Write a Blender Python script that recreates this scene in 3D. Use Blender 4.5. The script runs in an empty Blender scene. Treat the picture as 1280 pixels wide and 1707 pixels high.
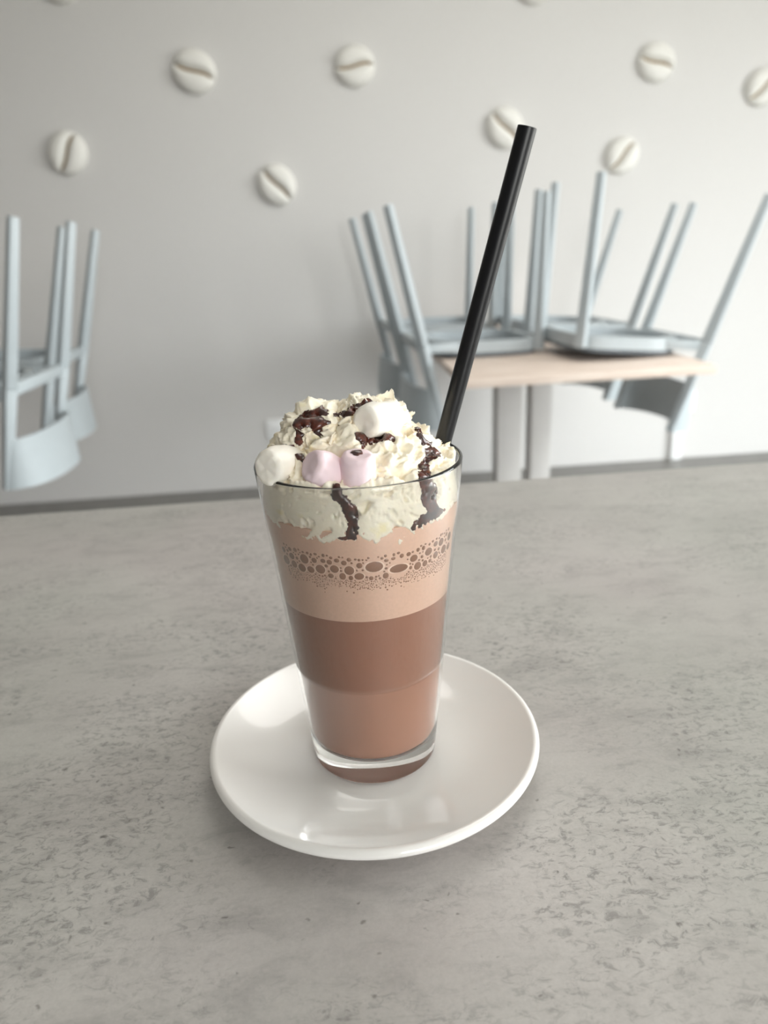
import bpy, bmesh, math, random
from mathutils import Vector, Matrix, noise
from mathutils.bvhtree import BVHTree
random.seed(7)
sc = bpy.context.scene
COL = sc.collection
PI = math.pi
TT = 0.888                    # top of the counter table the drink stands on

# ------------------------------------------------------------------ camera
F_PX, PITCH, ROLL, YAW = 1223.83, 0.34787, 0.047, math.radians(4.3)
Cc = Vector((0.0094, -0.2895, 0.22778 + TT))
cp, sp = math.cos(PITCH), math.sin(PITCH)
Fw = Vector((0, cp, -sp)); Uw = Vector((0, sp, cp)); Rw = Vector((1, 0, 0))
Rr = math.cos(ROLL) * Rw - math.sin(ROLL) * Uw
Ur = math.sin(ROLL) * Rw + math.cos(ROLL) * Uw
def to_room(v):
    return Vector((v.x * math.cos(YAW) + v.y * math.sin(YAW), -v.x * math.sin(YAW) + v.y * math.cos(YAW), v.z))
CAM, FW, RT, UP = (to_room(v) for v in (Cc, Fw, Rr, Ur))
def at(x, y, Y):
    d = FW + RT * ((x - 640) / F_PX) - UP * ((y - 853.5) / F_PX)
    return CAM + d * ((Y - CAM.y) / d.y)
def px(P):
    d = P - CAM; z = d.dot(FW)
    return 640 + F_PX * d.dot(RT) / z, 853.5 - F_PX * d.dot(UP) / z
cd = bpy.data.cameras.new('camera'); cam = bpy.data.objects.new('camera', cd); COL.objects.link(cam)
cam.matrix_world = Matrix(((RT.x, UP.x, -FW.x, CAM.x), (RT.y, UP.y, -FW.y, CAM.y), (RT.z, UP.z, -FW.z, CAM.z), (0, 0, 0, 1)))
cd.sensor_fit = 'VERTICAL'; cd.sensor_height = 36; cd.sensor_width = 27
cd.lens = F_PX / 1707 * 36
cd.dof.use_dof = True; cd.dof.focus_distance = 0.292; cd.dof.aperture_fstop = 8.6
cd.clip_start = 0.01
sc.camera = cam

# ------------------------------------------------------------------ helpers
def s2l(c):
    return tuple(((v / 255) / 12.92 if v / 255 <= .04045 else ((v / 255 + .055) / 1.055) ** 2.4) for v in c) + (1.0,)
def mat(name, col, rough=.5, **kw):
    m = bpy.data.materials.new(name); m.use_nodes = True
    b = m.node_tree.nodes['Principled BSDF']
    b.inputs['Base Color'].default_value = s2l(col); b.inputs['Roughness'].default_value = rough
    for k, v in kw.items():
        b.inputs[k.replace('_', ' ')].default_value = v
    return m
def nodes(m):
    nt = m.node_tree
    return nt, nt.nodes, nt.links, nt.nodes['Principled BSDF']
def grain(m, scale, amount, col_var=.06, dist=.0005, detail=6):
    """slight procedural unevenness in colour and relief"""
    nt, N, L, b = nodes(m)
    tc = N.new('ShaderNodeTexCoord'); n = N.new('ShaderNodeTexNoise')
    n.inputs['Scale'].default_value = scale; n.inputs['Detail'].default_value = detail
    L.new(tc.outputs['Object'], n.inputs['Vector'])
    base = tuple(b.inputs['Base Color'].default_value)
    r = N.new('ShaderNodeValToRGB')
    r.color_ramp.elements[0].color = tuple(v * (1 - col_var) for v in base[:3]) + (1,)
    r.color_ramp.elements[1].color = tuple(min(1, v * (1 + col_var)) for v in base[:3]) + (1,)
    r.color_ramp.elements[0].position = .3; r.color_ramp.elements[1].position = .7
    L.new(n.outputs['Fac'], r.inputs['Fac']); L.new(r.outputs['Color'], b.inputs['Base Color'])
    bp = N.new('ShaderNodeBump'); bp.inputs['Strength'].default_value = amount; bp.inputs['Distance'].default_value = dist
    L.new(n.outputs['Fac'], bp.inputs['Height']); L.new(bp.outputs['Normal'], b.inputs['Normal'])
    return m

def obj(name, bm, m, parent=None, smooth=True):
    me = bpy.data.meshes.new(name)
    bmesh.ops.recalc_face_normals(bm, faces=bm.faces[:])
    bm.to_mesh(me); bm.free()
    if smooth:
        for p in me.polygons: p.use_smooth = True
        me.set_sharp_from_angle(angle=math.radians(40))
    me.materials.append(m)
    o = bpy.data.objects.new(name, me); COL.objects.link(o)
    if parent: o.parent = parent
    return o
def tag(o, label, cat, group=None):
    o['label'] = label; o['category'] = cat
    if group: o['group'] = group
    return o
def thing(name, label, cat, loc=(0, 0, 0), rotz=0, group=None):
    o = bpy.data.objects.new(name, None); COL.objects.link(o)
    o.location = loc; o.rotation_euler = (0, 0, rotz); o.empty_display_size = .05
    return tag(o, label, cat, group)
def struct(name, bm, m):
    o = obj(name, bm, m, smooth=False); o['kind'] = 'structure'; return o
def box(bm, a, b, bevel=0):
    vs = [bm.verts.new((x, y, z)) for z in (a[2], b[2]) for y in (a[1], b[1]) for x in (a[0], b[0])]
    fs = [bm.faces.new([vs[i] for i in f]) for f in ((0, 2, 3, 1), (4, 5, 7, 6), (0, 1, 5, 4), (2, 6, 7, 3), (0, 4, 6, 2), (1, 3, 7, 5))]
    if bevel:
        es = list({e for f in fs for e in f.edges})
        bmesh.ops.bevel(bm, geom=es, offset=bevel, segments=3, profile=.5, affect='EDGES')
    return bm
def newbox(a, b, bevel=0): return box(bmesh.new(), a, b, bevel)
def lathe(prof, seg=96, closed=False):
    """prof: list of (r, z); r == 0 ends become poles; closed joins last to first"""
    bm = bmesh.new(); rings = []
    for r, z in prof:
        if r < 1e-7: rings.append([bm.verts.new((0, 0, z))])
        else: rings.append([bm.verts.new((r * math.cos(2 * PI * i / seg), r * math.sin(2 * PI * i / seg), z)) for i in range(seg)])
    pairs = list(zip(rings, rings[1:])) + ([(rings[-1], rings[0])] if closed else [])
    for A, B in pairs:
        for i in range(seg):
            j = (i + 1) % seg
            if len(A) == 1 and len(B) == 1: continue
            if len(A) == 1: bm.faces.new((A[0], B[j], B[i]))
            elif len(B) == 1: bm.faces.new((A[i], A[j], B[0]))
            else: bm.faces.new((A[i], A[j], B[j], B[i]))
    return bm
def arc(cx, cz, r, a0, a1, n):
    return [(cx + r * math.cos(math.radians(a0 + (a1 - a0) * i / n)), cz + r * math.sin(math.radians(a0 + (a1 - a0) * i / n))) for i in range(n + 1)]
def bar(bm, p0, p1, s0, s1, ax=(0, 1, 0), bevel=.003):
    """tapered rectangular bar from p0 to p1; s = (size across ax-perp, size along ax)"""
    p0, p1 = Vector(p0), Vector(p1); d = (p1 - p0).normalized(); v = Vector(ax); v = (v - d * v.dot(d)).normalized(); u = v.cross(d)
    R = []
    for p, s in ((p0, s0), (p1, s1)):
        R.append([bm.verts.new(p + u * (a * s[0] / 2) + v * (b * s[1] / 2)) for a, b in ((-1, -1), (1, -1), (1, 1), (-1, 1))])
    fs = [bm.faces.new(R[0][::-1]), bm.faces.new(R[1])]
    for i in range(4): fs.append(bm.faces.new((R[0][i], R[0][(i + 1) % 4], R[1][(i + 1) % 4], R[1][i])))
    if bevel: bmesh.ops.bevel(bm, geom=list({e for f in fs for e in f.edges}), offset=bevel, segments=2, profile=.5, affect='EDGES')
    return bm

# ------------------------------------------------------------------ materials
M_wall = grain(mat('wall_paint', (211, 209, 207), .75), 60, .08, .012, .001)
M_wall2 = grain(mat('low_bounce_wall_paint', (112, 109, 106), .75), 60, .08, .012, .001)  # for the unseen left and front walls, darkened to cut bounce light
M_ceil = grain(mat('ceiling_paint', (238, 237, 233), .8), 40, .06, .01, .001)
M_floor = grain(mat('floor_tile', (128, 126, 122), .4), 14, .05, .10, .001)
M_chair = grain(mat('chair_paint', (178, 186, 190), .42), 30, .03, .02)
M_seat = grain(mat('seat_shade_grey', (100, 106, 112), .5), 30, .05, .03)  # chair grey with the shade under the seat put into its colour
M_white = grain(mat('white_plastic', (240, 240, 240), .35), 80, .02, .01)
M_hole = mat('socket_dark', (95, 95, 96), .6)
M_bean = grain(mat('bean_plaster', (229, 227, 222), .6), 90, .06, .015)
M_crease = grain(mat('bean_crease_gold', (140, 108, 48), .55), 120, .1, .1)
M_post = grain(mat('table_post_grey', (196, 193, 190), .45), 25, .03, .02)
M_porc = mat('porcelain', (243, 239, 235), .12, Coat_Weight=.6, Coat_Roughness=.03)
grain(M_porc, 25, .03, .008, .0004, 2)
M_frame = grain(mat('window_frame_grey', (120, 124, 126), .4), 30, .03, .03)

def wood():
    m = mat('pale_wood', (222, 196, 178), .5); nt, N, L, b = nodes(m)
    tc = N.new('ShaderNodeTexCoord'); mp = N.new('ShaderNodeMapping'); n = N.new('ShaderNodeTexNoise'); r = N.new('ShaderNodeValToRGB')
    mp.inputs['Scale'].default_value = (3, 30, 30); n.inputs['Scale'].default_value = 2; n.inputs['Detail'].default_value = 8
    r.color_ramp.elements[0].color = s2l((216, 196, 182)); r.color_ramp.elements[1].color = s2l((236, 220, 208))
    r.color_ramp.elements[0].position = .35; r.color_ramp.elements[1].position = .65
    L.new(tc.outputs['Object'], mp.inputs['Vector']); L.new(mp.outputs['Vector'], n.inputs['Vector']); L.new(n.outputs['Fac'], r.inputs['Fac']); L.new(r.outputs['Color'], b.inputs['Base Color'])
    return m
M_wood = wood()

def concrete():
    m = mat('concrete_laminate', (168, 165, 160), .42); nt, N, L, b = nodes(m)
    tc = N.new('ShaderNodeTexCoord')
    def nz(scale, detail=8, rough=.6, st=(1, 1, 1), dist=0):
        mp = N.new('ShaderNodeMapping'); mp.inputs['Scale'].default_value = st
        n = N.new('ShaderNodeTexNoise'); n.inputs['Scale'].default_value = scale; n.inputs['Detail'].default_value = detail
        n.inputs['Roughness'].default_value = rough; n.inputs['Distortion'].default_value = dist
        L.new(tc.outputs['Object'], mp.inputs['Vector']); L.new(mp.outputs['Vector'], n.inputs['Vector']); return n.outputs['Fac']
    def ramp(src, stops):
        r = N.new('ShaderNodeValToRGB'); e = r.color_ramp.elements
        while len(e) < len(stops): e.new(.5)
        for k, (p, v) in enumerate(stops): e[k].position = p; e[k].color = (v, v, v, 1) if not isinstance(v, tuple) else v
        L.new(src, r.inputs['Fac']); return r.outputs['Color']
    def mix(mode, fac, a, c):
        x = N.new('ShaderNodeMix'); x.data_type = 'RGBA'; x.blend_type = mode
        if isinstance(fac, (int, float)): x.inputs[0].default_value = fac
        else: L.new(fac, x.inputs[0])
        for s, v in ((x.inputs[6], a), (x.inputs[7], c)):
            if isinstance(v, tuple): s.default_value = v
            else: L.new(v, s)
        return x.outputs[2]
    big = ramp(nz(5.5, 5, .55, (1, 1.3, 1), .4), [(.3, s2l((164, 160, 155))), (.5, s2l((180, 176, 171))), (.72, s2l((194, 190, 185)))])
    hue = ramp(nz(4, 3, .5, (1, 1, 1)), [(.35, s2l((176, 178, 170))), (.65, s2l((188, 180, 178)))])
    c0 = mix('MIX', .5, big, hue)
    # cloudy mid-size mottling, trowelled along x
    mid = ramp(nz(48, 9, .66, (.7, 1.4, 1), .4), [(.32, .72), (.5, 1.0), (.68, 1.07)])
    c1 = mix('MULTIPLY', .62, c0, mid)
    # patches where the surface is rough and crumbly
    patch = ramp(nz(13, 4, .6, (.8, 1.3, 1)), [(.42, 0.0), (.60, 1.0)])
    crumb = ramp(nz(250, 6, .72, (.75, 1.25, 1), .8), [(.38, .62), (.49, 1.0), (.62, 1.05)])
    c2 = mix('MULTIPLY', patch, c1, crumb)
    # thin streaks along x
    stk = ramp(nz(26, 7, .7, (.35, 5.5, 1), .8), [(.30, .76), (.39, 1.0)])
    c3 = mix('MULTIPLY', .55, c2, stk)
    # small dark pits
    pv = N.new('ShaderNodeTexVoronoi'); pv.inputs['Scale'].default_value = 115; pv.inputs['Randomness'].default_value = 1
    mp = N.new('ShaderNodeMapping'); mp.inputs['Scale'].default_value = (.8, 1.2, 1)
    wn = N.new('ShaderNodeTexNoise'); wn.inputs['Scale'].default_value = 120; wn.inputs['Detail'].default_value = 3
    ad = N.new('ShaderNodeVectorMath'); ad.operation = 'MULTIPLY_ADD'; ad.inputs[1].default_value = (.012, .012, .012)
    L.new(tc.outputs['Object'], mp.inputs['Vector']); L.new(wn.outputs['Color'], ad.inputs[0]); L.new(mp.outputs['Vector'], ad.inputs[2])
    L.new(tc.outputs['Object'], wn.inputs['Vector']); L.new(ad.outputs['Vector'], pv.inputs['Vector'])
    pit_r = ramp(pv.outputs['Distance'], [(.06, 1.0), (.15, 0.0)])
    few = N.new('ShaderNodeSeparateColor'); L.new(pv.outputs['Color'], few.inputs['Color'])
    gate = ramp(few.outputs['Red'], [(.48, 0.0), (.56, 1.0)])
    pits = mix('MULTIPLY', 1.0, pit_r, gate)
    c4 = mix('MULTIPLY', pits, c3, (.55, .54, .53, 1))
    fine = ramp(nz(700, 3, .6), [(.3, .93), (.7, 1.05)])
    c5 = mix('MULTIPLY', .8, c4, fine)
    L.new(c5, b.inputs['Base Color'])
    bp = N.new('ShaderNodeBump'); bp.inputs['Strength'].default_value = .35; bp.inputs['Distance'].default_value = .0006
    L.new(c5, bp.inputs['Height']); L.new(bp.outputs['Normal'], b.inputs['Normal'])
    return m
M_conc = concrete()

def glass_mat(name, tint, ior=1.52):
    m = mat(name, (255, 255, 255), 0.0, Transmission_Weight=1.0, IOR=ior)
    m.node_tree.nodes['Principled BSDF'].inputs['Base Color'].default_value = tint
    return m
M_glass = glass_mat('clear_glass', (.998, 1, .999, 1))
M_straw = grain(mat('black_straw', (20, 20, 23), .33), 200, .01, .03)
M_mallow_w = grain(mat('white_marshmallow', (247, 240, 229), .8, Subsurface_Weight=.15, Subsurface_Scale=.003), 260, .25, .012, .0006, 3)
M_mallow_p = grain(mat('pink_marshmallow', (237, 214, 219), .8, Subsurface_Weight=.15, Subsurface_Scale=.003), 260, .25, .015, .0006, 3)
M_cream = grain(mat('whipped_cream', (253, 242, 221), .45, Subsurface_Weight=.15, Subsurface_Scale=.003), 420, .35, .02, .0006, 4)
def cream_pockets():
    nt, N, L, b = nodes(M_cream)
    src = b.inputs['Base Color'].links[0].from_socket
    tc = N.new('ShaderNodeTexCoord'); n = N.new('ShaderNodeTexNoise'); r = N.new('ShaderNodeValToRGB'); x = N.new('ShaderNodeMix'); x.data_type = 'RGBA'
    n.inputs['Scale'].default_value = 95; n.inputs['Detail'].default_value = 2
    r.color_ramp.elements[0].position = .63; r.color_ramp.elements[0].color = (0, 0, 0, 1); r.color_ramp.elements[1].position = .72; r.color_ramp.elements[1].color = (.6, .6, .6, 1)
    x.inputs[7].default_value = s2l((246, 230, 168))
    L.new(tc.outputs['Object'], n.inputs['Vector']); L.new(n.outputs['Fac'], r.inputs['Fac']); L.new(r.outputs['Color'], x.inputs[0]); L.new(src, x.inputs[6]); L.new(x.outputs[2], b.inputs['Base Color'])
cream_pockets()
M_sauce = mat('chocolate_sauce', (66, 27, 18), .3, Coat_Weight=.4)
def sauce_col():
    nt, N, L, b = nodes(M_sauce)
    tc = N.new('ShaderNodeTexCoord'); n = N.new('ShaderNodeTexNoise'); r = N.new('ShaderNodeValToRGB')
    n.inputs['Scale'].default_value = 320; n.inputs['Detail'].default_value = 5
    r.color_ramp.elements[0].color = s2l((52, 22, 16)); r.color_ramp.elements[0].position = .45
    r.color_ramp.elements[1].color = s2l((112, 48, 28)); r.color_ramp.elements[1].position = .75
    L.new(tc.outputs['Object'], n.inputs['Vector']); L.new(n.outputs['Fac'], r.inputs['Fac']); L.new(r.outputs['Color'], b.inputs['Base Color'])
sauce_col()
M_foam = grain(mat('cocoa_foam', (220, 182, 158), .6), 900, .1, .03, .0003, 3)
M_choc = grain(mat('hot_chocolate', (160, 110, 86), .4), 60, .02, .015)
M_milk = grain(mat('milky_chocolate', (172, 122, 98), .4), 60, .02, .015)
M_foam2 = mat('bubble_skin', (236, 208, 188), .4)
M_bubble = mat('foam_bubble', (150, 108, 84), .12, Coat_Weight=.5)

for m_ in (M_cream, M_mallow_w, M_mallow_p): m_.node_tree.nodes['Principled BSDF'].inputs['Subsurface Radius'].default_value = (1, .85, .65)

# ------------------------------------------------------------------ the room
X0, X1, Y0, Y1, ZC = -3.4, 3.7, -3.4, 3.28, 2.9
T = .15
WY0, WY1, WZ0, WZ1 = -1.2, 1.95, .12, 2.5
VX0, VX1 = 0.5, 2.3         # unseen window behind the camera, added to light the drink's front
struct('floor', newbox((X0 - T, Y0 - T, -.12), (X1 + T, Y1 + T, 0)), M_floor)
struct('ceiling', newbox((X0 - T, Y0 - T, ZC), (X1 + T, Y1 + T, ZC + .12)), M_ceil)
struct('wall_back', newbox((X0 - T, Y1, 0), (X1 + T, Y1 + T, ZC)), M_wall)
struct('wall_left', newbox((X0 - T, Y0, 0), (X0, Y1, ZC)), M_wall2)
bm = bmesh.new()
box(bm, (X0 - T, Y0 - T, 0), (VX0, Y0, ZC)); box(bm, (VX1, Y0 - T, 0), (X1 + T, Y0, ZC))
box(bm, (VX0, Y0 - T, 0), (VX1, Y0, WZ0)); box(bm, (VX0, Y0 - T, WZ1), (VX1, Y0, ZC))
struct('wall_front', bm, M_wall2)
bm = bmesh.new(); fw = .05
box(bm, (VX0, Y0 - .09, WZ0), (VX1, Y0 - .03, WZ0 + fw)); box(bm, (VX0, Y0 - .09, WZ1 - fw), (VX1, Y0 - .03, WZ1))
for q in range(3):
    xx = VX0 + (VX1 - VX0 - fw) * q / 2; box(bm, (xx, Y0 - .09, WZ0 + fw), (xx + fw, Y0 - .03, WZ1 - fw))
win2 = struct('fill_window', bm, M_frame)  # frame of the unseen window added for front light
# right wall with a tall shop window
bm = bmesh.new()
box(bm, (X1, Y0, 0), (X1 + T, WY0, ZC)); box(bm, (X1, WY1, 0), (X1 + T, Y1, ZC))
box(bm, (X1, WY0, 0), (X1 + T, WY1, WZ0)); box(bm, (X1, WY0, WZ1), (X1 + T, WY1, ZC))
struct('wall_right', bm, M_wall)
bm = bmesh.new(); fx0, fx1, w = X1 + .03, X1 + .09, .05
box(bm, (fx0, WY0, WZ0), (fx1, WY1, WZ0 + w)); box(bm, (fx0, WY0, WZ1 - w), (fx1, WY1, WZ1))
for yy in (WY0, (WY0 + WY1) / 2 - w / 2, WY1 - w): box(bm, (fx0, yy, WZ0 + w), (fx1, yy + w, WZ1 - w))
win = struct('window_1', bm, M_frame)
# pane: thin clear sheet
M_pane = bpy.data.materials.new('window_pane'); M_pane.use_nodes = True
nt = M_pane.node_tree; nt.nodes.clear()
out = nt.nodes.new('ShaderNodeOutputMaterial'); mx = nt.nodes.new('ShaderNodeMixShader'); tr = nt.nodes.new('ShaderNodeBsdfTransparent'); gl = nt.nodes.new('ShaderNodeBsdfGlossy')
tr.inputs['Color'].default_value = (.97, .99, .98, 1); gl.inputs['Roughness'].default_value = .01; mx.inputs[0].default_value = .06
nt.links.new(tr.outputs[0], mx.inputs[1]); nt.links.new(gl.outputs[0], mx.inputs[2]); nt.links.new(mx.outputs[0], out.inputs[0])
pane = obj('window_pane', newbox((X1 + .055, WY0 + .02, WZ0 + .02), (X1 + .061, WY1 - .02, WZ1 - .02)), M_pane, win, smooth=False)

obj('window_pane', newbox((VX0 + .02, Y0 - .063, WZ0 + .02), (VX1 - .02, Y0 - .057, WZ1 - .02)), M_pane, win2, smooth=False)

# ------------------------------------------------------------------ daylight
w = bpy.data.worlds.new('daylight'); sc.world = w; w.use_nodes = True
nt = w.node_tree; N, L = nt.nodes, nt.links
bg = N['Background']; tc = N.new('ShaderNodeTexCoord'); sx = N.new('ShaderNodeSeparateXYZ'); rp = N.new('ShaderNodeValToRGB'); mr = N.new('ShaderNodeMapRange')
mr.inputs['From Min'].default_value = -1; L.new(tc.outputs['Generated'], sx.inputs[0]); L.new(sx.outputs['Z'], mr.inputs['Value']); L.new(mr.outputs[0], rp.inputs['Fac']); L.new(rp.outputs['Color'], bg.inputs['Color'])
e = rp.color_ramp.elements
e[0].position = .0; e[0].color = (.30, .285, .27, 1); e[1].position = 1; e[1].color = (.84, .92, 1.0, 1)
x = e.new(.49); x.color = (.42, .405, .385, 1); x = e.new(.53); x.color = (1.0, .985, 1.0, 1)
bg.inputs['Strength'].default_value = 9.0
def portal(loc, right, up, w_, h_):
    ld = bpy.data.lights.new('window_daylight_portal', 'AREA'); ld.shape = 'RECTANGLE'; ld.size = w_; ld.size_y = h_
    ld.cycles.is_portal = True
    lo = bpy.data.objects.new('window_daylight_portal', ld); COL.objects.link(lo)
    r_, u_ = Vector(right), Vector(up); z_ = r_.cross(u_)
    lo.matrix_world = Matrix(((r_.x, u_.x, z_.x, loc[0]), (r_.y, u_.y, z_.y, loc[1]), (r_.z, u_.z, z_.z, loc[2]), (0, 0, 0, 1)))
portal((X1 + .13, (WY0 + WY1) / 2, (WZ0 + WZ1) / 2), (0, 1, 0), (0, 0, 1), WY1 - WY0, WZ1 - WZ0)
portal(((VX0 + VX1) / 2, Y0 - .13, (WZ0 + WZ1) / 2), (1, 0, 0), (0, 0, 1), VX1 - VX0, WZ1 - WZ0)

# unseen fill light added under the ceiling to brighten tabletop and saucer
ld = bpy.data.lights.new('overhead_fill', 'AREA'); ld.shape = 'DISK'; ld.size = 1.5; ld.energy = 10.0; ld.color = (1, .97, .93)
lo = bpy.data.objects.new('overhead_fill', ld); COL.objects.link(lo); lo.location = (.45, 1.35, ZC - .02)

# ------------------------------------------------------------------ wall ornaments: coffee beans
def make_bean():
    t = thing('coffee_bean_ornament', '', 'wall ornament', (0, 0, 0), 0, 'white coffee beans mounted on the wall')
    a, b_, H = .088, .081, .040
    yc = lambda u: .006 * math.sin(PI * u)
    for s in (1, -1):
        bm = bmesh.new(); nu, nv = 40, 16; G = []
        for i in range(nu + 1):
            u = -.995 * math.cos(PI * i / nu); row = []
            y_in = yc(u) + s * .0050 * (1 - u ** 6); y_out = s * b_ * math.sqrt(max(0, 1 - u * u))
            if s * (y_out - y_in) < .0002: y_out = y_in + s * .0002
            for j in range(nv + 1):
                v = math.sin(PI / 2 * j / nv); y = y_in + (y_out - y_in) * v
                rr = min(1, u * u + (y / b_) ** 2)
                h = H * (1 - rr ** 1.9) ** .5
                dn = abs(y - y_in) / .02
                h *= .42 + .58 * min(1, dn) ** .6
                row.append(bm.verts.new((a * u, y, .004 + h)))
            G.append(row)
        for i in range(nu):
            for j in range(nv): bm.faces.new((G[i][j], G[i + 1][j], G[i + 1][j + 1], G[i][j + 1]))
        bound = [G[i][0] for i in range(nu + 1)] + [G[nu][j] for j in range(1, nv + 1)] + [G[i][nv] for i in range(nu - 1, -1, -1)] + [G[0][j] for j in range(nv - 1, 0, -1)]
        low = [bm.verts.new((v.co.x, v.co.y, 0)) for v in bound]
        for k in range(len(bound)):
            q = (k + 1) % len(bound); bm.faces.new((bound[k], bound[q], low[q], low[k]))
        bm.faces.new(low)
        obj('bean_half', bm, M_bean, t)
    bm = bmesh.new(); top, bot = [], []
    for i in range(25):
        u = -.80 + 1.60 * i / 24; hw = .0050 * (1 - u ** 6) * 1.05
        for L_, z in ((top, .013 * (1 - u ** 4 * .6)), (bot, .0)):
            L_.append((bm.verts.new((a * u, yc(u) - hw, z)), bm.verts.new((a * u, yc(u) + hw, z))))
    for i in range(24):
        A, B = top[i], top[i + 1]; C_, D = bot[i], bot[i + 1]
        bm.faces.new((A[0], B[0], B[1], A[1])); bm.faces.new((C_[0], C_[1], D[1], D[0]))
        bm.faces.new((A[0], C_[0], D[0], B[0])); bm.faces.new((A[1], B[1], D[1], C_[1]))
    bm.faces.new((top[0][0], top[0][1], bot[0][1], bot[0][0])); bm.faces.new((top[-1][0], bot[-1][0], bot[-1][1], top[-1][1]))
    c = obj('crease', bm, M_crease, t); c['label'] = 'golden brown crease'
    return t
def copy_tree(o, parent=None):
    c = o.copy(); COL.objects.link(c); c.parent = parent
    for ch in [k for k in o.children]: copy_tree(ch, c)
    return c
bean0 = make_bean()
BEANS = [  # pixel centre, crease angle in the picture (deg, up positive), scale, label
    (112, 255, 57, 1.0, 'white coffee bean ornament with a steep rising crease, above the chairs at the left edge'),
    (323, 119, -25, 1.03, 'white coffee bean ornament with a falling crease, high on the left of the wall'),
    (591, 110, 1, .98, 'white coffee bean ornament whose golden crease lies level, high on the wall'),
    (461, 308, -53, 1.0, 'white coffee bean ornament with a steep falling crease, lowest on the wall'),
    (1094, 104, -22, .96, 'white coffee bean ornament with a falling crease, high above the table with upturned chairs'),
    (842, 213, -50, 1.0, 'white coffee bean ornament partly hidden behind the black straw'),
    (1037, 259, 42, .93, 'white coffee bean ornament with a rising crease, just above the upturned chair legs'),
    (1272, 145, 35, .95, 'white coffee bean ornament cut by the right edge of the view'),
    (890, -30, -20, 1.0, 'white coffee bean ornament cut by the top of the view, above the straw'),
    (100, -34, 10, 1.0, 'white coffee bean ornament barely showing at the top edge, far left corner'),
]
for i, (bx, by, ang, s, lab) in enumerate(BEANS):
    o = bean0 if i == 0 else copy_tree(bean0)
    P = at(bx, by, Y1 - .012)
    o.location = (P.x, Y1 - .0005, P.z)
    o.rotation_euler = Matrix.Rotation(PI / 2, 3, 'X').to_4x4().to_euler()
    R = Matrix.Rotation(PI / 2, 4, 'X') @ Matrix.Rotation(math.radians(ang + 2.6), 4, 'Z')
    o.rotation_euler = R.to_euler(); o.scale = (s, s, s)
    o['label'] = lab

# ------------------------------------------------------------------ sockets on the wall
def socket(name, P, label):
    t = thing(name, label, 'power outlet', (P.x, Y1, P.z))
    obj('cover_plate', newbox((-.05, -.012, -.05), (.05, 0, .05), .004), M_white, t)
    bm = lathe([(0, .0), (.021, .0), (.022, .001), (.022, .004), (.019, .005), (.0185, .0015), (0, .0015)], 40)
    bm.transform(Matrix.Translation((0, -.0115, 0)) @ Matrix.Rotation(PI / 2, 4, 'X')); obj('socket_well', bm, M_white, t)
    for s in (-1, 1):
        bm = lathe([(0, 0), (.003, 0), (.003, .0012), (0, .0012)], 16); bm.transform(Matrix.Translation((s * .0095, -.0132, 0)) @ Matrix.Rotation(PI / 2, 4, 'X')); obj('pin_hole', bm, M_hole, t)
    return t
P = at(461, 716, Y1 - .01); socket('power_outlet', P, 'white wall socket low on the wall just left of the whipped cream')
P = at(1143, 670, Y1 - .01); socket('power_outlet', P, 'white wall socket low on the wall at right, behind the upturned chairs')
P2 = at(1129, 700, Y1 - .01)
bm = newbox((P2.x - .027, Y1 - .03, 0.0), (P2.x + .027, Y1, P.z - .052), .004)  # plain white strip on the wall below the right socket
tag(obj('white_strip', bm, M_white), 'narrow white strip running from the right wall socket down to the floor', 'cable channel')

# ------------------------------------------------------------------ far tables
def cafe_table(x0, x1, y0, y1, label, posts):
    cx, cy = (x0 + x1) / 2, (y0 + y1) / 2
    t = thing('cafe_table', label, 'table', (cx, cy, 0))
    obj('tabletop', newbox((x0 - cx, y0 - cy, .724), (x1 - cx, y1 - cy, .75), .003), M_wood, t)
    for a, b in posts: obj('post', newbox((a - cx, -.035, .012), (b - cx, .045, .724), .004), M_post, t)
    obj('foot_plate', newbox((posts[0][0] - .12 - cx, -.3, 0), (posts[-1][1] + .12 - cx, .3, .012), .004), M_post, t)
    return t
cafe_table(.385, 1.125, 1.752, 3.18, 'pale wooden cafe table on grey twin posts with four upturned chairs on it', [(.643, .742), (.777, .858)])
cafe_table(-1.84, -1.10, 1.5, 2.9, 'pale wooden cafe table under the two upturned chairs at the left edge', [(-1.61, -1.51), (-1.475, -1.385)])

# ------------------------------------------------------------------ chairs standing upside down on the tables
WR, WB, WF, XF, XR, SL, LF, LR, UB = .201, .188, .172, .180, -.332, .250, .504, .471, -.242
def rear_x(z): return XR + SL * (LR - z)
def seat_outline(inset, n=96):
    """rounded outline of the seat: tighter corners at the front legs, round at the rear"""
    pts = []
    x0, x1, hw = -.185, .192, .19
    cx = (x0 + x1) / 2
    for i in range(n):
        a = 2 * PI * i / n; c, s = math.cos(a), math.sin(a)
        e_ = .42 if c > 0 else .72
        X = (abs(c) ** e_) * (1 if c > 0 else -1); Yv = (abs(s) ** e_) * (1 if s > 0 else -1)
        pts.append((cx + X * ((x1 - x0) / 2 - inset), Yv * (hw - inset)))
    return pts
def ring_prism(bm, out, inn, z0, z1):
    n = len(out)
    V = [[bm.verts.new((p[0], p[1], z)) for p in P_] for P_, z in ((out, z0), (out, z1), (inn, z1), (inn, z0))]
    for k in range(4):
        A, B = V[k], V[(k + 1) % 4]
        for i in range(n): bm.faces.new((A[i], A[(i + 1) % n], B[(i + 1) % n], B[i]))
def prism(bm, out, z0, z1):
    n = len(out); A = [bm.verts.new((p[0], p[1], z0)) for p in out]; B = [bm.verts.new((p[0], p[1], z1)) for p in out]
    bm.faces.new(A[::-1]); bm.faces.new(B)
    for i in range(n): bm.faces.new((A[i], A[(i + 1) % n], B[(i + 1) % n], B[i]))
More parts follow.
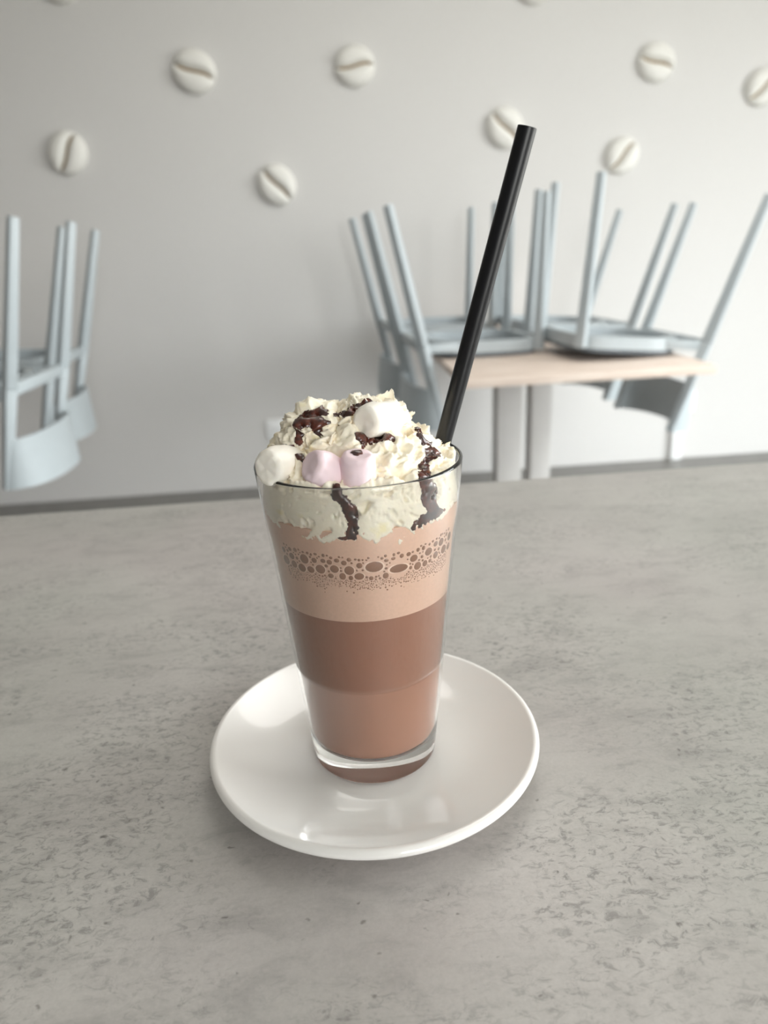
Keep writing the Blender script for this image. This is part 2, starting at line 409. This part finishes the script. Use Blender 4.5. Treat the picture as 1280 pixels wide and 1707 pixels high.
def make_chair():
    t = thing('upturned_chair', '', 'chair', (0, 0, 0), 0, 'upturned grey chairs on the cafe tables')
    bm = bmesh.new(); prism(bm, seat_outline(.004), 0, .012); o = obj('seat', bm, M_seat, t); o['label'] = 'grey seat darkened with shade'
    bm = bmesh.new(); ring_prism(bm, seat_outline(0), seat_outline(.022), .012, .05); obj('seat_frame', bm, M_chair, t)
    for s in (1, -1):
        obj('leg', bar(bmesh.new(), (XF, s * WF, .013), (XF + .004, s * WF, LF), (.031, .031), (.023, .023), (1, 1, 0)), M_chair, t)
    for s in (1, -1):
        bm = bmesh.new(); bar(bm, (rear_x(UB), s * WB, UB), (rear_x(.04), s * (WB + .006), .04), (.022, .022), (.032, .032), (1, 1, 0)); bar(bm, (rear_x(.04), s * (WB + .006), .04), (XR, s * WR, LR), (.032, .032), (.024, .024), (1, 1, 0))
        obj('leg', bm, M_chair, t)
    bm = bmesh.new(); bar(bm, (rear_x(.045) + .006, -WB, .035), (rear_x(.045) + .006, WB, .035), (.02, .034), (.02, .034), (0, 0, 1)); 
    for s in (1, -1): bar(bm, (rear_x(.04), s * WB, .032), (-.10, s * .17, .032), (.02, .03), (.02, .03), (0, 0, 1))
    obj('rear_rail', bm, M_chair, t)
    # backrest: curved band bulging outwards, a little wider at its free edge
    bm = bmesh.new(); nu, nv = 36, 8; za, zb = UB, -.098; th = .011
    S = []
    for side in (0, 1):
        G = []
        for j in range(nv + 1):
            z = za + (zb - za) * j / nv; k = j / nv; bul = .115 - .055 * k; row = []
            for i in range(nu + 1):
                a = -PI / 2 + PI * i / nu
                y = (WB + .012 - side * th) * (abs(math.sin(a)) ** .8) * (1 if a > 0 else -1)
                x = rear_x(z) - (bul - side * th) * (abs(math.cos(a)) ** .9)
                row.append(bm.verts.new((x, y, z)))
            G.append(row)
        S.append(G)
    for G in S:
        for j in range(nv):
            for i in range(nu): bm.faces.new((G[j][i], G[j][i + 1], G[j + 1][i + 1], G[j + 1][i]))
    A, B = S
    for j in (0, nv):
        for i in range(nu): bm.faces.new((A[j][i], A[j][i + 1], B[j][i + 1], B[j][i]))
    for i in (0, nu):
        for j in range(nv): bm.faces.new((A[j][i], A[j + 1][i], B[j + 1][i], B[j][i]))
    obj('backrest', bm, M_chair, t)
    return t
chair0 = make_chair()
CHAIRS = [  # x, y, yaw, tilt (deg), label
    (.944, 2.112, 3.21, 5.2, 'upturned grey chair on the table edge nearest the right wall socket'),
    (.922, 2.640, 3.25, 3.7, 'upturned grey chair on the right of the table, farther back near the wall'),
    (.530, 2.335, .075, -1.1, 'upturned grey chair hung on the left table edge, nearer one, behind the straw'),
    (.500, 2.900, .076, -1.1, 'upturned grey chair hung on the left table edge, farther one close to the wall'),
    (-1.072, 1.987, 3.09, -.4, 'upturned grey chair at the left edge, nearer one with wide backrest in front'),
    (-1.149, 2.496, 3.157, 1.6, 'upturned grey chair at the left edge, half hidden behind another upturned chair'),
]
for i, (cx, cy, yw, tl, lab) in enumerate(CHAIRS):
    o = chair0 if i == 0 else copy_tree(chair0)
    tr_ = math.radians(tl)
    R = Matrix.Rotation(yw, 4, 'Z') @ Matrix.Rotation(-tr_, 4, 'Y')
    low = min((R @ Vector((p[0], p[1], 0))).z for p in seat_outline(.004))
    # only the half of the seat over the tabletop bears on it
    o.matrix_world = Matrix.Translation((cx, cy, .7505 - low)) @ R
    o['label'] = lab

# ------------------------------------------------------------------ counter table in front
t = thing('counter_table', 'grey concrete-look table in the foreground carrying the saucer and the tall glass', 'table', (0, 0, 0))
tx0, tx1, ty0, ty1 = -.95, .95, -.55, .405
top = obj('tabletop', newbox((tx0, ty0, TT - .038), (tx1, ty1, TT), .0025), M_conc, t)
for sx_ in (tx0 + .08, tx1 - .14):
    for sy_ in (ty0 + .06, ty1 - .12):
        obj('leg', newbox((sx_, sy_, 0), (sx_ + .06, sy_ + .06, TT - .038), .004), M_frame, t)

# ------------------------------------------------------------------ saucer
prof = [(0, .0042), (.030, .0042), (.0375, .0040), (.0385, .0004), (.0395, 0), (.0415, 0), (.0425, .0006), (.0445, .0036), (.055, .0060), (.066, .0090), (.0725, .0110)]
prof += arc(.0738, .0131, .0023, -62, 128, 12)
prof += [(.0700, .0138), (.0650, .0117), (.058, .0093), (.050, .0075), (.044, .0066), (.039, .0063), (.030, .0060), (0, .0060)]
sau = obj('saucer', lathe(prof, 160), M_porc); sau.location = (0, 0, TT + .0002)
tag(sau, 'round white glossy porcelain saucer on the concrete-look table, under the tall glass', 'saucer')

# ------------------------------------------------------------------ glass
GZ0, GZ1, GR0, GR1, TH = .0062, .1474, .0283, .0425, .0018
def r_out(z): return GR0 + (GR1 - GR0) * (z - GZ0) / (GZ1 - GZ0)
def r_in(z):
    k = min(1, max(0, (z - .120) / .022)); k = k * k * (3 - 2 * k)
    return r_out(z) - (.0009 + (TH - .0009) * k)
ZB = .0186
po = [(0, GZ0 + .0012), (.020, GZ0 + .0010), (.0245, GZ0 + .0003), (.0262, GZ0)] + arc(.0262, GZ0 + .0022, .0022, -80, 5, 8)
po += [(r_out(z), z) for z in [.012 + i * (.1462 - .012) / 24 for i in range(25)]]
po += arc(GR1 - TH / 2 - .0001, GZ1 - TH / 2, TH / 2, 0, 180, 10)
pi_ = [(r_in(z), z) for z in [.1455 - i * (.1455 - .024) / 60 for i in range(61)]]
cr = .0035
pi_ += [(r_in(.022) - cr + cr * math.cos(a), ZB + cr - cr * math.sin(a)) for a in [math.radians(6 + 84 * k / 8) for k in range(9)]]
pi_ += [(.012, ZB), (0, ZB)]
gl = obj('latte_glass', lathe(po + pi_, 160), M_glass); gl.location = (0, 0, TT)
tag(gl, 'tall clear tapered glass holding a layered hot chocolate, standing on the white saucer', 'drinking glass')

# ------------------------------------------------------------------ drink layers
ZM, ZF, ZT = .0552, .0909, .130
EMB = -.0003
dr = thing('hot_chocolate', 'layered brown hot chocolate with a pale foam band inside the tall glass', 'drink', (0, 0, TT))
def layer(name, z0, z1, m, bottom=False):
    n = 14; pr = []
    if bottom:
        pr += [(0, z0 - .0003), (.0165, z0 - .0003), (.0172, z0 - EMB), (r_in(.022) - cr - .001, z0 - EMB)] + [(r_in(.022) - cr + (cr + EMB) * math.cos(a), ZB + cr - (cr + EMB) * math.sin(a)) for a in [math.radians(84 - 80 * k / 8) for k in range(9)]]
        z0 = ZB + cr + .001
    else: pr += [(0, z0)]
    pr += [(r_in(z) + EMB, z) for z in [z0 + (z1 - z0) * i / n for i in range(n + 1)]] + [(0, z1)]
    return obj(name, lathe(pr, 128), m, dr)
layer('milky_layer', ZB, ZM, M_milk, True)['label'] = 'lighter brown lowest layer'
layer('chocolate_layer', ZM, ZF, M_choc)['label'] = 'darker brown middle layer'
layer('foam_layer', ZF, ZT, M_foam)['label'] = 'pale beige foam layer'

# bubbles pressed against the glass
def bubbles():
    bm = bmesh.new(); placed = []
    rng = random.Random(3)
    def put(th, z, a, b_):
        for (t2, z2, a2) in placed:
            d = math.hypot((t2 - th) * .036, z2 - z)
            if d < (a + a2) * 1.0: return False
        placed.append((th, z, max(a, b_)))
        r = r_in(z) + EMB - .00002
        c = Vector((r * math.cos(th), r * math.sin(th), z)); nrm = Vector((math.cos(th), math.sin(th), -.1)).normalized(); tg = Vector((-math.sin(th), math.cos(th), 0)); up = nrm.cross(tg)
        n = 18; rings = []
        for q in range(5):
            f = (1.12, .93, .7, .45, .2)[q]; h = .00018 * (1 - f * f)
            rings.append([bm.verts.new(c + tg * (a * f * math.cos(2 * PI * i / n)) + up * (b_ * f * math.sin(2 * PI * i / n)) + nrm * h) for i in range(n)])
        tip = bm.verts.new(c + nrm * .00018)
        for A, B in zip(rings, rings[1:]):
            for i in range(n):
                fc = bm.faces.new((A[i], A[(i + 1) % n], B[(i + 1) % n], B[i])); fc.material_index = 1 if A is rings[0] else 0
        for i in range(n): bm.faces.new((rings[-1][i], rings[-1][(i + 1) % n], tip))
        return True
    def edge(th):   # lower edge of the bubble band follows the wall
        return .1100 + .0012 * math.sin(2.1 * th + 1)
    # big ones along the band, the two widest near the middle
    put(-PI / 2 + .05, .1150, .0036, .0024); put(-PI / 2 + .30, .1128, .0040, .0019)
    for tries, smin, smax, hi in ((500, .0017, .0024, .0050), (900, .0012, .0017, .0065), (1500, .0008, .0012, .0080), (3000, .0004, .0008, .0095)):
        for k in range(tries):
            th = -PI / 2 + rng.uniform(-.98, 1.05); s = rng.uniform(smin, smax); z = edge(th) + s + rng.random() ** 1.3 * hi + (.002 * max(0, math.cos(th)))
            put(th, z, s * rng.uniform(.9, 1.15), s * rng.uniform(.8, 1.1))
    for k in range(2500):
        th = -PI / 2 + rng.uniform(-.95, 1.0); z = edge(th) - abs(rng.gauss(0, .0022)) + .0015
        put(th, z, s := rng.uniform(.00016, .00042), s)
    o = obj('foam_bubbles', bm, M_bubble, dr); o.data.materials.append(M_foam2); o['kind'] = 'stuff'; o['label'] = 'brown air bubbles in the foam'
bubbles()

# ------------------------------------------------------------------ whipped cream
def build_cream():
    bm = bmesh.new()
    def ball(c, r, sq=1.0):
        m = Matrix.Translation(c) @ Matrix.Diagonal((r, r, r * sq, 1))
        bmesh.ops.create_icosphere(bm, subdivisions=3, radius=1, matrix=m)
    O = Vector((0, 0, TT))
    ball(O + Vector((0, 0, .136)), .0395, .62)
    def pb(x, y, Y, r, sq=1.0): ball(at(x, y + 9, Y), r * .92, sq)
    # lumps and folds
    for a in [(528, 712, .000, .0125), (500, 738, -.006, .0085), (478, 752, .008, .0085), (600, 706, .004, .0135), (645, 702, .008, .0110),
              (690, 742, .004, .0105), (712, 765, -.006, .0085), (650, 762, -.014, .0125), (590, 752, -.012, .0120), (545, 745, -.010, .0100),
              (520, 790, -.022, .0090), (670, 800, -.024, .0095), (628, 686, .010, .0074), (540, 690, .006, .0070), (580, 694, .008, .0075),
              (730, 790, -.010, .0060), (470, 800, -.014, .0070), (610, 728, -.006, .0095), (672, 712, .006, .0065)]:
        pb(*a)
    # plug inside the glass, with an uneven lower edge
    n = 120; rows = []
    for j in range(13):
        row = []
        for i in range(n):
            th = 2 * PI * i / n
            fr = math.cos(th + PI / 2)            # 1 at the front
            z0 = .1296 - .0034 * max(0, fr) ** 1.5 + .0042 * noise.noise((2.6 * math.cos(th), 2.6 * math.sin(th), 3.3)) + .0022 * noise.noise((7 * math.cos(th), 7 * math.sin(th), 1.3)) + .004 * max(0, math.cos(th - .1)) ** 3
            z = z0 + (.1462 - z0) * j / 12
            gap = max(0, noise.noise((5 * math.cos(th), 5 * math.sin(th), z * 260))) * .0022 + max(0, (z - .136) / .010) * .0022
            r = r_in(z) + .0002 - gap
            row.append(bm.verts.new(O + Vector((r * math.cos(th), r * math.sin(th), z))))
        rows.append(row)
    for A, B in zip(rows, rows[1:]):
        for i in range(n): bm.faces.new((A[i], A[(i + 1) % n], B[(i + 1) % n], B[i]))
    c0 = bm.verts.new(O + Vector((0, 0, .128))); c1 = bm.verts.new(O + Vector((0, 0, .1462)))
    for i in range(n):
        bm.faces.new((rows[0][(i + 1) % n], rows[0][i], c0)); bm.faces.new((rows[-1][i], rows[-1][(i + 1) % n], c1))
    # torn peaks
    def peak(x, y, Y, tx_, ty_, TY, r):
        b0 = at(x, y, Y); tip = at(tx_, ty_, TY); d = tip - b0; L_ = d.length
        q = d.to_track_quat('Z', 'Y').to_matrix().to_4x4()
        bmesh.ops.create_cone(bm, cap_ends=True, segments=14, radius1=r * 1.25, radius2=r * .25, depth=L_, matrix=Matrix.Translation((b0 + tip) / 2) @ q)
    peak(640, 690, .010, 650, 668, .010, .0050); peak(505, 715, .002, 500, 694, .003, .0040); peak(480, 745, .006, 460, 742, .004, .0034); peak(700, 735, .004, 706, 718, .004, .0038); peak(715, 760, -.004, 732, 748, -.004, .0040)
    me = bpy.data.meshes.new('tmp'); bm.to_mesh(me); bm.free()
    o = bpy.data.objects.new('tmp', me); COL.objects.link(o)
    md = o.modifiers.new('r', 'REMESH'); md.mode = 'VOXEL'; md.voxel_size = .00055; md.adaptivity = 0
    sm = o.modifiers.new('s', 'SMOOTH'); sm.factor = .5; sm.iterations = 9
    dg = bpy.context.evaluated_depsgraph_get()
    me2 = bpy.data.meshes.new_from_object(o.evaluated_get(dg))
    bpy.data.objects.remove(o)
    # whipped, torn relief
    NR = [v.normal.copy() for v in me2.vertices]
    for v, nr in zip(me2.vertices, NR):
        p = v.co - O
        w_ = Vector(noise.noise_vector(p * 70)) * .007
        q = p + w_
        th = math.atan2(q.x, -q.y); rr = math.hypot(q.x, q.y)
        sw = Vector((th * .016, rr * 1.1 + th * .004, q.z * 1.25 + th * .002))
        f1 = 1 - abs(noise.noise(sw * 120)) * 2.4
        f1b = 1 - abs(noise.noise(q * 95 + Vector((3, 8, 1)))) * 2.2
        f2 = 1 - abs(noise.noise(q * 280 + Vector((5, 2, 1)))) * 2.2
        f3 = 1 - abs(noise.noise(p * 620 + Vector((1, 9, 4)))) * 2
        k = 1 if p.z > .145 else .55
        v.co = v.co + nr * (k * (.0024 * f1 + .0018 * f1b) + .0013 * f2 + .00055 * f3 - .0018)
    # torn flakes standing up out of the mound
    fb = bmesh.new(); fb.from_mesh(me2)
    def flake(x0, y0, x1, y1, Y, wd, bend, sd):
        a_ = at(x0, y0, Y); b_ = at(x1, y1, Y + bend * .3); up_ = b_ - a_; side = up_.normalized().cross(Vector((math.cos(sd), math.sin(sd), .2))).normalized(); th_ = up_.normalized().cross(side)
        nu, nv = 8, 12; G = [[], []]
        for q in (0, 1):
            for j in range(nv + 1):
                t_ = j / nv; row = []
                for i in range(nu + 1):
                    u_ = i / nu * 2 - 1
                    jag = 1 + .35 * noise.noise(Vector((u_ * 2.3 + sd * 7, sd, 0)))
                    P_ = a_ + up_ * (t_ * (1 - .28 * u_ * u_) * jag) + side * (u_ * wd * (1 - .55 * t_)) + th_ * (bend * t_ * t_ + .0016 * u_ * u_)
                    P_ += Vector(noise.noise_vector(P_ * 320)) * .0006
                    row.append(fb.verts.new(P_ + th_ * ((q - .5) * .0026 * (1 - .75 * t_))))
                G[q].append(row)
        for q in (0, 1):
            for j in range(nv):
                for i in range(nu): fb.faces.new((G[q][j][i], G[q][j][i + 1], G[q][j + 1][i + 1], G[q][j + 1][i]))
        A, B = G
        for j in range(nv):
            for i in (0, nu): fb.faces.new((A[j][i], A[j + 1][i], B[j + 1][i], B[j][i]))
        for i in range(nu):
            for j in (0, nv): fb.faces.new((A[j][i], A[j][i + 1], B[j][i + 1], B[j][i]))
    FL = [(634, 688, 649, 648, .006, .0072, .001, 1.35), (612, 686, 622, 662, .004, .0050, .0005, 1.2), (668, 700, 686, 684, .006, .0026, .001, 1.9), (526, 692, 522, 668, .006, .0048, -.001, 1.1), (556, 690, 566, 671, .008, .0040, .001, 1.5),
          (482, 735, 474, 708, .002, .0030, 0, 1.0), (478, 752, 448, 741, .004, .0026, .001, 2.0), (703, 730, 708, 709, .004, .0032, 0, 1.2), (722, 758, 741, 742, -.004, .0034, 0, 1.6),
          (592, 690, 600, 668, .012, .0034, .0005, 1.4), (500, 712, 492, 690, .002, .0034, 0, 1.3), (575, 716, 588, 700, -.012, .0030, .0015, .6), (660, 748, 680, 735, -.016, .0030, .001, .8),
          (690, 768, 706, 756, -.016, .0030, .001, .5), (545, 735, 560, 722, -.016, .0034, .0012, .4), (640, 775, 662, 764, -.022, .0034, .001, .7), (520, 742, 508, 728, -.012, .0028, .001, 2.2),
          (660, 800, 680, 790, -.028, .0030, .001, .6), (590, 745, 575, 736, -.017, .0032, .001, 2.4), (625, 748, 640, 741, -.019, .0030, .001, .9), (690, 722, 700, 714, -.002, .0030, .001, 1.2)]
    for a_ in FL: flake(*a_)
    bmesh.ops.recalc_face_normals(fb, faces=fb.faces[:])
    fb.to_mesh(me2); fb.free()
    # the glass holds it in
    for v in me2.vertices:
        p = v.co - O
        if p.z < GZ1 + .001:
            rr = math.hypot(p.x, p.y); lim = r_in(min(p.z, GZ1)) - (.00015 if p.z < .137 else .00015 + .0010 * min(1, (p.z - .137) / .004))
            if rr > lim:
                v.co.x *= lim / rr; v.co.y *= lim / rr
    me2.update()
    o = bpy.data.objects.new('whipped_cream', me2); COL.objects.link(o)
    me2.materials.clear(); me2.materials.append(M_cream)
    for p in me2.polygons: p.use_smooth = True
    # origin at its base
    base = O + Vector((0, 0, .12)); me2.transform(Matrix.Translation(-base)); o.location = base
    tag(o, 'ragged mound of whipped cream heaped above the rim of the tall glass', 'whipped cream')
    return o, base
cream, CB = build_cream()

# chocolate sauce: skins of sauce lying on the cream
SAUCE = [
    [(497, 712, 8), (505, 702, 11), (520, 699, 10), (536, 703, 7), (546, 703, 3), (498, 726, 6), (497, 738, 5), (528, 714, 8), (534, 724, 5)],
    [(526, 688, 6), (536, 684, 6), (542, 688, 4), (512, 690, 5)],
    [(473, 746, 4), (484, 748, 7), (496, 755, 6), (503, 764, 4), (508, 770, 2)],
    [(560, 692, 3), (572, 690, 5), (585, 686, 8), (600, 680, 8), (611, 672, 7), (622, 671, 4)],
    [(596, 728, 5), (608, 731, 9), (622, 731, 8), (636, 728, 5), (650, 730, 4), (660, 733, 2), (606, 741, 5), (604, 748, 2)],
    [(560, 812, 7), (564, 826, 9), (576, 836, 9), (584, 850, 11), (588, 868, 10), (588, 886, 10), (590, 897, 8), (576, 897, 4), (564, 896, 1.5), (606, 897, 4), (616, 899, 1.5)],
    [(697, 717, 4), (700, 727, 5), (704, 737, 5), (714, 739, 3)],
    [(714, 752, 6), (722, 755, 7), (731, 758, 4), (712, 765, 4), (706, 778, 8), (708, 792, 9), (710, 806, 10), (712, 820, 12), (712, 836, 10), (722, 850, 10), (734, 850, 4), (706, 866, 10), (692, 877, 6), (686, 882, 3)],
]
def sauce_parts():
    me = cream.data; bvh = BVHTree.FromPolygons([v.co + CB for v in me.vertices], [tuple(p.vertices) for p in me.polygons])
    V = [v.co + CB for v in me.vertices]; PX = [None] * len(V)
    toCam = [(v.normal.dot(CAM - P) > -.0) for v, P in zip(me.vertices, V)]
    for i, P in enumerate(V):
        if toCam[i]: PX[i] = px(P)
    for S in SAUCE:
        x0 = min(s[0] - s[2] for s in S) - 6; x1 = max(s[0] + s[2] for s in S) + 6; y0 = min(s[1] - s[2] for s in S) - 6; y1 = max(s[1] + s[2] for s in S) + 6
        val = {}
        for i, q in enumerate(PX):
            if q is None or not (x0 < q[0] < x1 and y0 < q[1] < y1): continue
            best = -9
            for (a, b) in zip(S, S[1:] + [S[-1]]):
                dx, dy = b[0] - a[0], b[1] - a[1]; L2 = dx * dx + dy * dy
                if L2 > 34 ** 2: t_ = 0
                else: t_ = 0 if L2 == 0 else max(0, min(1, ((q[0] - a[0]) * dx + (q[1] - a[1]) * dy) / L2))
                d = (a[2] + (b[2] - a[2]) * t_) - math.hypot(q[0] - a[0] - dx * t_, q[1] - a[1] - dy * t_)
                best = max(best, d)
            if best < -6: continue
            best += 2.8 + 3.4 * noise.noise(V[i] * 330) + 1.8 * noise.noise(V[i] * 1100)
            if best > 0:
                d = CAM - V[i]; dist = d.length
                hit = bvh.ray_cast(V[i] + me.vertices[i].normal * .0006, d.normalized(), dist)
                if hit[0] is None or (hit[0] - V[i]).length < .0050: val[i] = best
        bm = bmesh.new(); mp = {}; mlow = {}
        for p in me.polygons:
            if sum(1 for k in p.vertices if k in val) < len(p.vertices): continue
            for k in p.vertices:
                if k not in mp:
                    h = .0002 + .0008 * min(1, val[k] / 7) ** .6
                    P_ = V[k] + me.vertices[k].normal * h - CB; lim = r_in(min(V[k].z - TT, GZ1)) - .00006
                    if V[k].z - TT < GZ1:
                        rr = math.hypot(P_.x, P_.y)
                        if rr > lim: P_.x *= lim / rr; P_.y *= lim / rr
                    mp[k] = bm.verts.new(P_); mlow[k] = bm.verts.new(V[k] - me.vertices[k].normal * .0005 - CB)
            bm.faces.new([mp[k] for k in p.vertices]); bm.faces.new([mlow[k] for k in reversed(p.vertices)])
        if not bm.faces: bm.free(); continue
        up = set(mp.values())
        inv = {v: k for k, v in mp.items()}
        for e_ in [e for e in bm.edges if e.is_boundary and e.verts[0] in up and e.verts[1] in up]:
            a, b = e_.verts
            bm.faces.new((a, b, mlow[inv[b]], mlow[inv[a]]))
        for _ in range(3): bmesh.ops.smooth_vert(bm, verts=list(up), factor=.5, use_axis_x=True, use_axis_y=True, use_axis_z=True)
        # each separate run of sauce is a part of its own
        todo = set(bm.faces); runs = []
        while todo:
            st_ = [todo.pop()]; grp = []
            while st_:
                f = st_.pop(); grp.append(f)
                for e_ in f.edges:
                    for g in e_.link_faces:
                        if g in todo: todo.discard(g); st_.append(g)
            runs.append(grp)
        for grp in runs:
            if len(grp) < 60: continue
            b2 = bmesh.new(); mv = {}
            for f in grp: b2.faces.new([mv.setdefault(v, None) or mv.__setitem__(v, b2.verts.new(v.co)) or mv[v] for v in f.verts])
            o = obj('sauce_drizzle', b2, M_sauce, cream); o['label'] = 'dark chocolate sauce drizzle'
        bm.free()
sauce_parts()

# ------------------------------------------------------------------ marshmallows
def mallow(x, y, Y, axis, r, Ln, m, label, seed, oval=1.0):
    k = .0023; h = Ln / 2
    prof = [(0, -h + .0002), (r * .4, -h), (r - k, -h)] + arc(r - k, -h + k, k, -80, 0, 6) + [(r + .0003, -h * .3), (r + .0004, h * .3)] + arc(r - k, h - k, k, 0, 80, 6) + [(r - k, h), (r * .4, h), (0, h - .0002)]
    bm = lathe(prof, 48)
    bmesh.ops.subdivide_edges(bm, edges=bm.edges[:], cuts=1, use_grid_fill=True)
    for v in bm.verts:
        n_ = v.co.normalized(); v.co += n_ * (.0007 * noise.noise(v.co * 130 + Vector((seed, 0, 0))) + .0003 * noise.noise(v.co * 380 + Vector((0, seed, 0))))
        v.co.x *= oval
    o = obj('marshmallow', bm, m)
    o.matrix_world = Matrix.Translation(at(x, y, Y)) @ Vector(axis).normalized().to_track_quat('Z', 'Y').to_matrix().to_4x4()
    return tag(o, label, 'marshmallow', 'marshmallows on the whipped cream')
mallow(468, 775, -.0185, (-.62, -.74, .10), .0070, .0165, M_mallow_w, 'white marshmallow resting against the rim of the glass, beside a pink one', 1)
mallow(632, 698, -.0120, (-.66, -.70, .06), .0062, .0185, M_mallow_w, 'white marshmallow on top of the whipped cream mound', 2, 1.06)
mallow(540, 783, -.0300, (-.74, -.45, .50), .0064, .0130, M_mallow_p, 'pale pink marshmallow tilted between the white one at the rim and the other pink one', 3)
pm = mallow(597, 789, -.0318, (.05, -.16, .98), .0062, .0158, M_mallow_p, 'pale pink marshmallow standing upright at the front, with a dab of sauce on top', 4)
bm = bmesh.new(); bmesh.ops.create_icosphere(bm, subdivisions=4, radius=1)
for v in bm.verts:
    f = 1 + .28 * noise.noise(v.co * 2.2); v.co = Vector((v.co.x * .0026 * f, v.co.y * .0022 * f, v.co.z * .0012))
bm.transform(Matrix.Translation((0, .0012, .0074)))
o = obj('sauce_dab', bm, M_sauce, pm); o['label'] = 'dab of chocolate sauce'

# ------------------------------------------------------------------ straw
a = at(736, 745, .012); b = at(879, 211, .000)
d = (b - a).normalized(); low = a - d * (a.z - TT - .028) / d.z
Ls = (b - low).length; RS = .00352
bm = lathe([(RS, 0), (RS, Ls - .0002), (RS - .0002, Ls), (RS - .0004, Ls), (RS - .0005, Ls - .0002), (RS - .0005, 0)], 48, closed=True)
st = obj('drinking_straw', bm, M_straw); st.matrix_world = Matrix.Translation(low) @ d.to_track_quat('Z', 'Y').to_matrix().to_4x4()
tag(st, 'matt black drinking straw leaning to the right out of the whipped cream', 'straw')

# ------------------------------------------------------------------ render look
sc.view_settings.view_transform = 'Standard'; sc.view_settings.look = 'None'; sc.view_settings.gamma = 1
sc.view_settings.use_curve_mapping = False; sc.view_settings.exposure = 0.63
cy = sc.cycles
cy.use_denoising = True
cy.max_bounces = 14; cy.diffuse_bounces = 6; cy.glossy_bounces = 6; cy.transmission_bounces = 12; cy.transparent_max_bounces = 8
cy.caustics_refractive = True; cy.caustics_reflective = True; cy.blur_glossy = .3; cy.sample_clamp_indirect = 8
